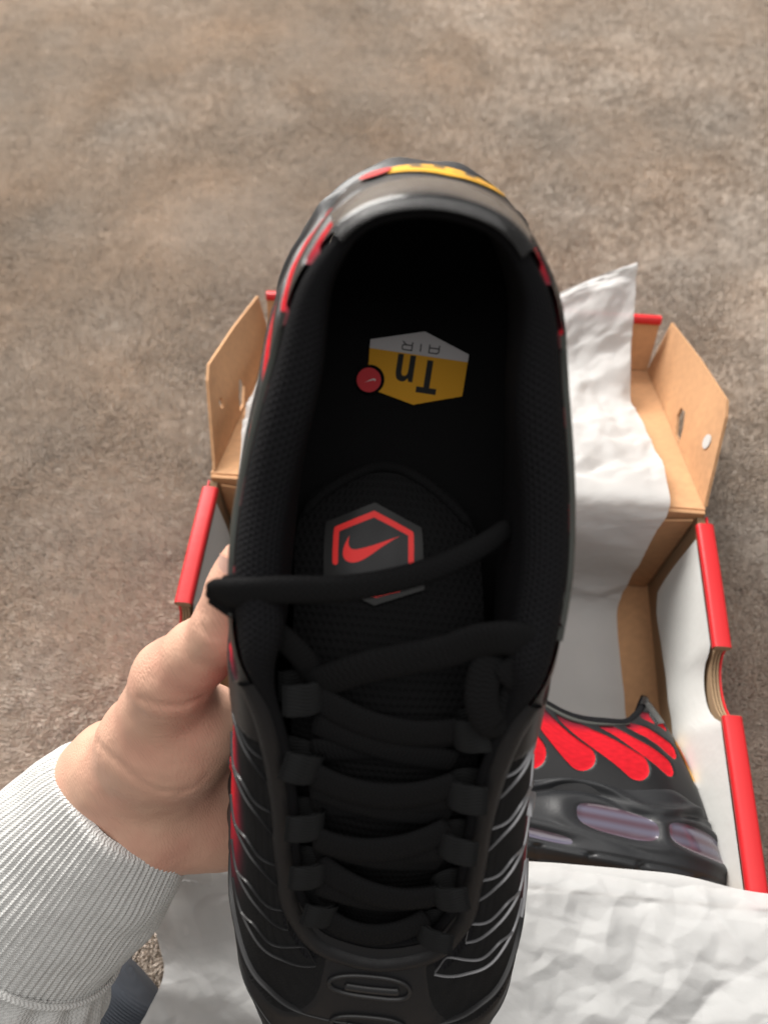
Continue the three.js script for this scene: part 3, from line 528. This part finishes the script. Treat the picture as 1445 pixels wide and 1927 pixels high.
// ------------------------------------------------------------------ tissue paper
const TISSUE = mat({ color: lin(0.64, 0.645, 0.64), roughness: 0.85, transmission: 0.4, thickness: 0, bumpMap: scale(grainBump, 14), bumpScale: 0.00012, side: THREE.DoubleSide, name: 'white tissue paper' });
const hash2 = (i, j, k) => { let h = (i * 374761393 + j * 668265263 + k * 974634777) | 0; h = Math.imul(h ^ (h >>> 13), 1274126177); return ((h ^ (h >>> 16)) >>> 0) / 4294967296; };
function facet(x, y, k) { // heights on a jittered triangle lattice, joined by flat facets
  const sk = (x + y) * 0.366025, i = Math.floor(x + sk), j = Math.floor(y + sk), fx = x + sk - i, fy = y + sk - j;
  const a = hash2(i, j, k), d = hash2(i + 1, j + 1, k);
  return fx > fy ? a * (1 - fx) + hash2(i + 1, j, k) * (fx - fy) + d * fy : a * (1 - fy) + hash2(i, j + 1, k) * (fy - fx) + d * fx;
}
function crumple(x, z, sc) { // folded paper: flat facets of several sizes with sharp creases between them
  let s = 0, a = 1; for (let k = 0; k < 4; k++) { const t = k * 1.3 + 0.5, wx = x * sc + 0.55 * noise(x * sc * 0.9, z * sc * 0.9, k + 3), wz = z * sc + 0.55 * noise(x * sc * 0.9 + 40, z * sc * 0.9, k + 3); s += a * (facet(wx * Math.cos(t) - wz * Math.sin(t) * 1.5, wx * Math.sin(t) + wz * Math.cos(t) * 0.8, k) - 0.5); a *= 0.52; sc *= 1.9; }
  return s;
}
const BM = new THREE.Matrix4().makeRotationY(BOXYAW).setPosition(0.0485, 0.001, -0.2705), inBox = (x, y, z) => V3(x, y, z).applyMatrix4(BM);
{ // sheet lining the box: over the lid, down the back wall, along the bottom
  const a = 0.385, lidP = (x, d, lift) => V3(x, BH - d * Math.sin(a) + lift * Math.cos(a), -d * Math.cos(a) - lift * Math.sin(a) * 1);
  const path = catmull([lidP(0, 0.210, 0.056), lidP(0, 0.200, 0.047), lidP(0, 0.178, 0.02), lidP(0, 0.135, 0.007), lidP(0, 0.08, 0.006), lidP(0, 0.03, 0.007), V3(0, BH + 0.006, 0.003), V3(0, BH - 0.012, 0.012), V3(0, 0.07, 0.014), V3(0, 0.03, 0.018), V3(0, 0.011, 0.028), V3(0, 0.008, 0.07), V3(0, 0.0075, 0.13), V3(0, 0.008, 0.2), V3(0, 0.02, BD - 0.016)]);
  const g = grid(150, 220, (u, v) => {
    const p = path.getPoint(v), T = path.getTangent(v), N = V3(0, T.z, -T.y); if (N.y < 0 && v < 0.5) N.negate(); if (v >= 0.4 && N.z < 0 && N.y < 0) N.negate();
    const onLid = 1 - sst(0.36, 0.46, v);
    const right = lerp(0.138, 0.143, sst(0.02, 0.4, v)) - 0.006 * sst(0.42, 0.55, v) + 0.0012 * Math.sin(v * 23), left = -0.152 + 0.006 * Math.sin(v * 17);
    const x = lerp(left, right, u), far = sst(0.26, 0.0, v);
    const q = V3(x, p.y, p.z).addScaledVector(N, (0.4 + crumple(x, v * 0.6, 17)) * lerp(0.005, 0.014, onLid) * (1 - 0.8 * Math.exp(-Math.pow((v - 0.41) / 0.03, 2))) + 0.002);
    q.y += far * (0.056 * clamp((x - 0.045) / 0.095) - 0.024); q.z -= far * 0.012 * sst(0.05, 0.115, x);
    return q.applyMatrix4(BM);
  }, { uv: (u, v) => [u * 0.3, v * 0.6] });
  const t = part('tissue_paper', g, TISSUE, scene); tag(t, 'white tissue sheet lining the box and draped over its open lid', 'tissue paper', 'tissue paper of the shoe box');
}
{ // loose sheet over the near wall of the box, spilling toward the camera
  const g = grid(360, 230, (u, v) => {
    const inside = 1 - sst(0.3, 0.5, u), z0 = lerp(0.2325, 0.208, inside) + (0.003 + 0.012 * inside) * Math.sin(u * 7) + 0.006 * noise(u * 6, 2), z1 = 0.395, z = lerp(z0, z1, v);
    const x = lerp(-0.142 + 0.030 * noise(v * 4, 7) - 0.012 * v, 0.222 + 0.02 * v + 0.008 * noise(v * 5, 3), u), wall = BD;
    let y = z < wall ? lerp(0.062 + 0.03 * sst(0.55, 1, u), BH + 0.010, sst(0.195, wall, z)) : BH + 0.010 + 0.014 * Math.sin(clamp((z - wall) / 0.1) * Math.PI) - 0.105 * sst(0.06, 0.16, z - wall);
    y -= 0.07 * sst(0.02, -0.14, x) * sst(wall - 0.005, wall + 0.05, z) * (1 - 0.3 * v); // lower on the sleeve side
    y += 0.006 * sst(0.13, 0.17, x);
    y += crumple(x, z, 13) * 0.014 + 0.003 * fbm(x * 30, z * 30, 1, 3);
    if (z < wall + 0.012) y = lerp(y, Math.max(y, BH + 0.006), Math.max(sst(wall - 0.024, wall - 0.006, z), sst(0.135, 0.16, Math.abs(x))));
    return V3(x, Math.max(y, 0.006), z).applyMatrix4(BM);
  }, { uv: (u, v) => [u * 0.4, v * 0.25], flip: true });
  const t = part('tissue_paper_001', g, TISSUE, scene); tag(t, 'crumpled white tissue sheet spilling over the front wall of the box', 'tissue paper', 'tissue paper of the shoe box');
}

// ------------------------------------------------------------------ second shoe lying on its side in the box
{
  const root = thing('running_shoe', 'black and red running shoe lying on its side in the box', 'shoe');
  LEAN = 0.012; buildShoe(root, true); LEAN = 0; root.scale.setScalar(0.95);
  const toe = V3(-1, -0.08, -0.07).normalize(), up = V3(0.02, -0.1, -1); up.addScaledVector(toe, -up.dot(toe)).normalize();
  const x = up.clone().cross(toe).normalize();
  root.quaternion.setFromRotationMatrix(new THREE.Matrix4().makeBasis(x, up, toe)).premultiply(new THREE.Quaternion().setFromAxisAngle(V3(0, 1, 0), BOXYAW));
  root.position.copy(inBox(0.153, 0.077, BD - 0.005));
}

// ------------------------------------------------------------------ person: hand, sleeve, trouser leg
{
  const person = thing('person', 'person in a light grey sweatshirt, left hand gripping the raised shoe', 'person');
  const J = (px, py, d, r) => ({ p: at(px, py, d), r });
  const chains = [
    { k: 0.007, j: [J(463, 1060, 0.240, 0.0082), J(450, 1110, 0.243, 0.0092), J(428, 1178, 0.248, 0.0098), J(372, 1232, 0.262, 0.0108), J(328, 1276, 0.273, 0.0136), J(272, 1394, 0.300, 0.0168), J(235, 1458, 0.322, 0.019)] },
    { k: 0.012, j: [J(392, 1362, 0.293, 0.0155), J(338, 1404, 0.300, 0.0178), J(268, 1470, 0.318, 0.019)] },
    { k: 0.014, j: [J(212, 1452, 0.326, 0.0205), J(80, 1580, 0.338, 0.024), J(-120, 1800, 0.352, 0.027)] },
    { k: 0.014, j: [J(283, 1556, 0.328, 0.0200), J(160, 1690, 0.338, 0.022), J(-40, 1900, 0.352, 0.026)] },
    { k: 0.012, j: [J(300, 1520, 0.325, 0.020), J(400, 1500, 0.336, 0.019), J(560, 1470, 0.352, 0.016)] },
    { k: 0.012, j: [J(300, 1550, 0.328, 0.018), J(410, 1550, 0.338, 0.0165), J(580, 1560, 0.354, 0.0145)] },
    { k: 0.012, j: [J(350, 1440, 0.318, 0.017), J(430, 1390, 0.330, 0.016), J(560, 1330, 0.350, 0.0145)] },
    { k: 0.010, j: [J(560, 1330, 0.350, 0.0135), J(570, 1400, 0.352, 0.0135), J(580, 1480, 0.354, 0.0135), J(580, 1560, 0.354, 0.0125)] },
    { k: 0.004, j: [J(560, 1318, 0.349, 0.0105), J(690, 1300, 0.352, 0.0092), J(775, 1300, 0.3505, 0.0085), J(838, 1304, 0.345, 0.0076)] },
    { k: 0.004, j: [J(575, 1400, 0.352, 0.0105), J(712, 1390, 0.355, 0.0092), J(806, 1390, 0.3535, 0.0086), J(872, 1394, 0.348, 0.0077)] },
    { k: 0.004, j: [J(580, 1482, 0.354, 0.0100), J(705, 1482, 0.358, 0.0090), J(792, 1484, 0.357, 0.0083), J(852, 1488, 0.352, 0.0075)] },
    { k: 0.004, j: [J(575, 1560, 0.354, 0.0092), J(678, 1568, 0.360, 0.0080), J(744, 1572, 0.360, 0.0074), J(796, 1576, 0.356, 0.0067)] },
  ];
  const seg = []; chains.forEach((c) => { for (let i = 0; i + 1 < c.j.length; i++) seg.push([c.j[i].p, c.j[i + 1].p, c.j[i].r, c.j[i + 1].r, c.k]); });
  const A = seg.map(([a, b, ra, rb, k]) => [a.x, a.y, a.z, b.x - a.x, b.y - a.y, b.z - a.z, 1 / a.distanceToSquared(b), ra, rb, k]);
  const body = (x, y, z) => {
    let d = 1;
    for (const [ax, ay, az, bx, by, bz, q, ra, rb, k] of A) {
      const px = x - ax, py = y - ay, pz = z - az, h = clamp((px * bx + py * by + pz * bz) * q), e = Math.hypot(px - bx * h, py - by * h, pz - bz * h) - (ra + (rb - ra) * h);
      const m = Math.max(k - Math.abs(d - e), 0) / k; d = Math.min(d, e) - m * m * k * 0.25;
    }
    return d;
  };
  const touch = (px, py) => { const r = ray(px, py); let t = 0.18; for (let i = 0; i < 90; i++) { const p = EYE.clone().addScaledVector(r, t), d = body(p.x, p.y, p.z); t += d * 0.8; if (t > 0.6) break; } return EYE.clone().addScaledVector(r, t); };
  const creases = [[[226, 1296], [258, 1316], [300, 1329], [345, 1329], [385, 1312], [430, 1272]], [[178, 1378], [190, 1406], [225, 1440], [268, 1474], [305, 1490], [352, 1488]], [[374, 1148], [374, 1172], [388, 1192], [404, 1200]], [[384, 1152], [390, 1170], [404, 1186]], [[262, 1342], [310, 1356], [356, 1352]], [[212, 1420], [262, 1456], [318, 1470]], [[330, 1500], [362, 1486], [392, 1458]]]
    .map((c, i) => ({ p: catmull(c.map(([a, b]) => touch(a, b))).getPoints(18), d: [0.0012, 0.0008, 0.0008, 0.0005, 0.00025, 0.00025, 0.0005][i], w: [0.0017, 0.0016, 0.0011, 0.0009, 0.001, 0.001, 0.001][i] }));
  const sdf = (x, y, z) => {
    let d = body(x, y, z); if (d > 0.004 || d < -0.004) return d;
    for (const c of creases) { let m = 1; for (const q of c.p) m = Math.min(m, (x - q.x) ** 2 + (y - q.y) ** 2 + (z - q.z) ** 2); if (m < 3e-5) d += c.d * Math.exp(-m / (c.w * c.w)); }
    return d + 0.0003 * noise(x * 160, y * 160, z * 160);
  };
  // surface nets
  const lo = V3(1, 1, 1), hi = V3(-1, -1, -1); seg.slice(0).forEach(([a, b, ra, rb]) => { for (const [p, r] of [[a, ra], [b, rb]]) { if (p.x < -0.26) continue; lo.min(p.clone().addScalar(-r - 0.004)); hi.max(p.clone().addScalar(r + 0.004)); } });
  const h = 0.00135, n = [0, 1, 2].map((k) => Math.ceil((hi.getComponent(k) - lo.getComponent(k)) / h) + 1), F = new Float32Array(n[0] * n[1] * n[2]);
  const id = (i, j, k) => i + n[0] * (j + n[1] * k);
  { // coarse skip: evaluate on a coarse lattice first
    const C = 6; for (let k = 0; k < n[2]; k += C) for (let j = 0; j < n[1]; j += C) for (let i = 0; i < n[0]; i += C) {
      const c = body(lo.x + (i + C / 2) * h, lo.y + (j + C / 2) * h, lo.z + (k + C / 2) * h), far = Math.abs(c) > C * h * 1.1;
      for (let kk = k; kk < Math.min(k + C, n[2]); kk++) for (let jj = j; jj < Math.min(j + C, n[1]); jj++) for (let ii = i; ii < Math.min(i + C, n[0]); ii++) F[id(ii, jj, kk)] = far ? c : sdf(lo.x + ii * h, lo.y + jj * h, lo.z + kk * h);
    }
  }
  const vid = new Map(), pos = [], idx = [];
  for (let k = 0; k < n[2] - 1; k++) for (let j = 0; j < n[1] - 1; j++) for (let i = 0; i < n[0] - 1; i++) {
    let cnt = 0, sx = 0, sy = 0, sz = 0; const f = []; let neg = 0;
    for (let c = 0; c < 8; c++) { f[c] = F[id(i + (c & 1), j + ((c >> 1) & 1), k + (c >> 2))]; if (f[c] < 0) neg++; }
    if (!neg || neg === 8) continue;
    for (let a = 0; a < 8; a++) for (const bit of [1, 2, 4]) { if (a & bit) continue; const b = a | bit; if ((f[a] < 0) === (f[b] < 0)) continue; const t = f[a] / (f[a] - f[b]); sx += (a & 1) + (bit === 1 ? t : 0); sy += ((a >> 1) & 1) + (bit === 2 ? t : 0); sz += (a >> 2) + (bit === 4 ? t : 0); cnt++; }
    vid.set(id(i, j, k), pos.length / 3); pos.push(lo.x + (i + sx / cnt) * h, lo.y + (j + sy / cnt) * h, lo.z + (k + sz / cnt) * h);
  }
  const quad = (a, b, c, d, rev) => { if ([a, b, c, d].some((q) => q === undefined)) return; if (rev) idx.push(a, c, b, a, d, c); else idx.push(a, b, c, a, c, d); };
  for (let k = 1; k < n[2] - 1; k++) for (let j = 1; j < n[1] - 1; j++) for (let i = 1; i < n[0] - 1; i++) {
    const f0 = F[id(i, j, k)] < 0;
    if (f0 !== (F[id(i + 1, j, k)] < 0)) quad(vid.get(id(i, j - 1, k - 1)), vid.get(id(i, j, k - 1)), vid.get(id(i, j, k)), vid.get(id(i, j - 1, k)), !f0);
    if (f0 !== (F[id(i, j + 1, k)] < 0)) quad(vid.get(id(i - 1, j, k - 1)), vid.get(id(i - 1, j, k)), vid.get(id(i, j, k)), vid.get(id(i, j, k - 1)), !f0);
    if (f0 !== (F[id(i, j, k + 1)] < 0)) quad(vid.get(id(i - 1, j - 1, k)), vid.get(id(i, j - 1, k)), vid.get(id(i, j, k)), vid.get(id(i - 1, j, k)), !f0);
  }
  const sg = new THREE.BufferGeometry(); sg.setAttribute('position', new THREE.Float32BufferAttribute(pos, 3)); sg.setIndex(idx); sg.computeVertexNormals();
  const col = [], uv = [], knuckle = touch(296, 1212), mark = touch(289, 1203), pad = touch(330, 1420), heelp = touch(400, 1540), nailb = touch(428, 1150);
  for (let i = 0; i < pos.length; i += 3) {
    const p = V3(pos[i], pos[i + 1], pos[i + 2]), blot = fbm(p.x * 55, p.y * 55, p.z * 55, 3), g = (c, w) => Math.exp(-p.distanceToSquared(c) / (w * w));
    const red = clamp(0.22 + 0.9 * blot + 0.35 * g(knuckle, 0.007) + 0.35 * g(heelp, 0.02) + 0.25 * g(nailb, 0.008)), sore = g(mark, 0.0013);
    col.push(lerp(lerp(0.63, 0.61, red), 0.42, sore), lerp(lerp(0.385, 0.30, red), 0.09, sore), lerp(lerp(0.275, 0.22, red), 0.08, sore));
    uv.push(p.x - p.z * 0.6, p.y + p.z * 0.7);
  }
  sg.setAttribute('color', new THREE.Float32BufferAttribute(col, 3)); sg.setAttribute('uv', new THREE.Float32BufferAttribute(uv, 2));
  const skinBump = dataTexture(256, (u, v) => 0.5 + 0.5 * tileNoise(u, v, 40, 3) + 0.25 * Math.sin((u * 30 + 2 * tileNoise(u, v, 6)) * 6.28) * tileNoise(u, v, 12));
  const skin = mat({ color: 0xffffff, vertexColors: true, roughness: 0.52, sheen: 0.15, sheenColor: lin(0.9, 0.6, 0.5), bumpMap: scale(skinBump, 28), bumpScale: 0.0005, name: 'skin' });
  const hand = part('hand', sg, skin, person);
  { // thumb nail, on the outer side of the last joint
    const a = at(449, 1128, 0.2435), b = at(465, 1050, 0.2395), ax = b.clone().sub(a).normalize(), out = at(380, 1090, 0.222).sub(at(462, 1100, 0.243)); out.addScaledVector(ax, -out.dot(ax)).normalize(); const side = ax.clone().cross(out);
    part('thumb_nail', grid(16, 16, (u, v) => { const th = (u - 0.5) * 1.9, r = lerp(0.0093, 0.0085, v) + 0.0004 - 0.0006 * Math.pow(Math.abs(u - 0.5) * 2, 4), e = v < 0.2 ? Math.sqrt(1 - Math.pow(1 - v / 0.2, 2)) : 1; return a.clone().addScaledVector(ax, v * 0.0150 + 0.001 * (1 - 4 * (u - 0.5) ** 2)).addScaledVector(out, Math.cos(th * e) * r).addScaledVector(side, Math.sin(th * e) * r); }), mat({ color: lin(0.66, 0.42, 0.34), roughness: 0.3, clearcoat: 0.3, clearcoatRoughness: 0.3, name: 'nail' }), hand);
  }
  // sleeve: ribbed cuff, seam, gathered sleeve
  const c0 = at(241, 1499, 0.3265), c1 = at(66, 1722, 0.340), c2 = at(-150, 1985, 0.352), axis = catmull([c0, c1, c2]);
  const across = at(336, 1622, 0.328).sub(at(130, 1386, 0.3255)).normalize();
  const heather = dataTexture(256, (u, v) => { const n2 = tileNoise(u, v, 60, 2), m = tileNoise(u * 1, v, 14, 2), k = 1 + 0.2 * n2 + 0.09 * m; return [0.77 * k, 0.77 * k, 0.76 * k]; }, true);
  const cloth = mat({ map: scale(heather, 14), roughness: 0.95, bumpMap: scale(knitBump, 45, 60), bumpScale: 0.0004, sheen: 0.4, sheenColor: lin(0.5, 0.5, 0.5), name: 'grey sweatshirt' });
  const tube = (l0, l1, nl, nr, rad) => grid(nl, nr, (u, v) => { const l = lerp(l0, l1, u), p = axis.getPoint(clamp(l)), T = axis.getTangent(clamp(l)), X = across.clone().addScaledVector(T, -across.dot(T)).normalize(), Y = T.clone().cross(X), a = v * Math.PI * 2, [rx, ry] = rad(l, a, u); return p.addScaledVector(X, Math.cos(a) * rx).addScaledVector(Y, Math.sin(a) * ry); }, { uv: (u, v) => [v * 0.28, u * (l1 - l0) * 0.17] });
  const sleeve = new THREE.Group(); sleeve.name = 'sleeve'; person.add(sleeve);
  const cuffEnd = 0.5;
  part('cuff', tube(0, cuffEnd, 80, 740, (l, a, u) => {
    const e = u < 0.05 ? Math.sqrt(1 - Math.pow(1 - u / 0.05, 2)) : 1, k = u / 1, rib = 0.00028 * Math.cos(a * 92 + 0.6 * Math.sin(k * 2)) * (0.35 + 0.65 * e), sw = 0.0016 * Math.sin(a * 2 + k * 4) + 0.0012 * noise(Math.cos(a) * 2, Math.sin(a) * 2, k * 5);
    const r = lerp(0.0345, 0.0455, Math.pow(k, 0.7)) - 0.0042 * (1 - e) + 0.0025 * Math.sin(k * Math.PI);
    return [r + rib + sw, r * 0.82 + rib + sw];
  }), cloth, sleeve);
  part('cuff_seam', tube(cuffEnd - 0.004, cuffEnd + 0.022, 10, 300, (l, a, u) => { const r = 0.0452 + 0.003 * Math.sin(u * Math.PI) + 0.0004 * Math.sin(a * 150), sw = 0.0016 * Math.sin(a * 2 + 4); return [r + sw, r * 0.83 + sw]; }), cloth, sleeve);
  part('sleeve_body', tube(cuffEnd - 0.006, 1, 60, 260, (l, a, u) => { const g = 0.0016 * Math.sin(a * 19 + 2 * noise(Math.cos(a), Math.sin(a), 3)) * Math.exp(-u * 3), sw = 0.004 * fbm(Math.cos(a) * 1.6 + u * 2, Math.sin(a) * 1.6, u * 5, 3), r = 0.0448 + 0.0112 * sst(0, 0.35, u) + (g + sw) * sst(0, 0.08, u); return [r, r * 0.86]; }), cloth, sleeve);
  // trouser leg resting on the carpet beside the box
  const k0 = V3(-0.150, 0.036, 0.010), leg = catmull([k0, V3(-0.19, 0.034, 0.06), V3(-0.25, 0.045, 0.14), V3(-0.34, 0.06, 0.3)]);
  part('trouser_leg', sweep(leg, (u) => lerp(0.036, 0.07, u), (u) => lerp(0.03, 0.06, u), V3(0, 1, 0), 60, 40), mat({ color: lin(0.04, 0.047, 0.06), roughness: 0.9, bumpMap: scale(weaveBump, 50), bumpScale: 0.0003, name: 'slate cloth' }), person);
}
renderer.render(scene, camera);
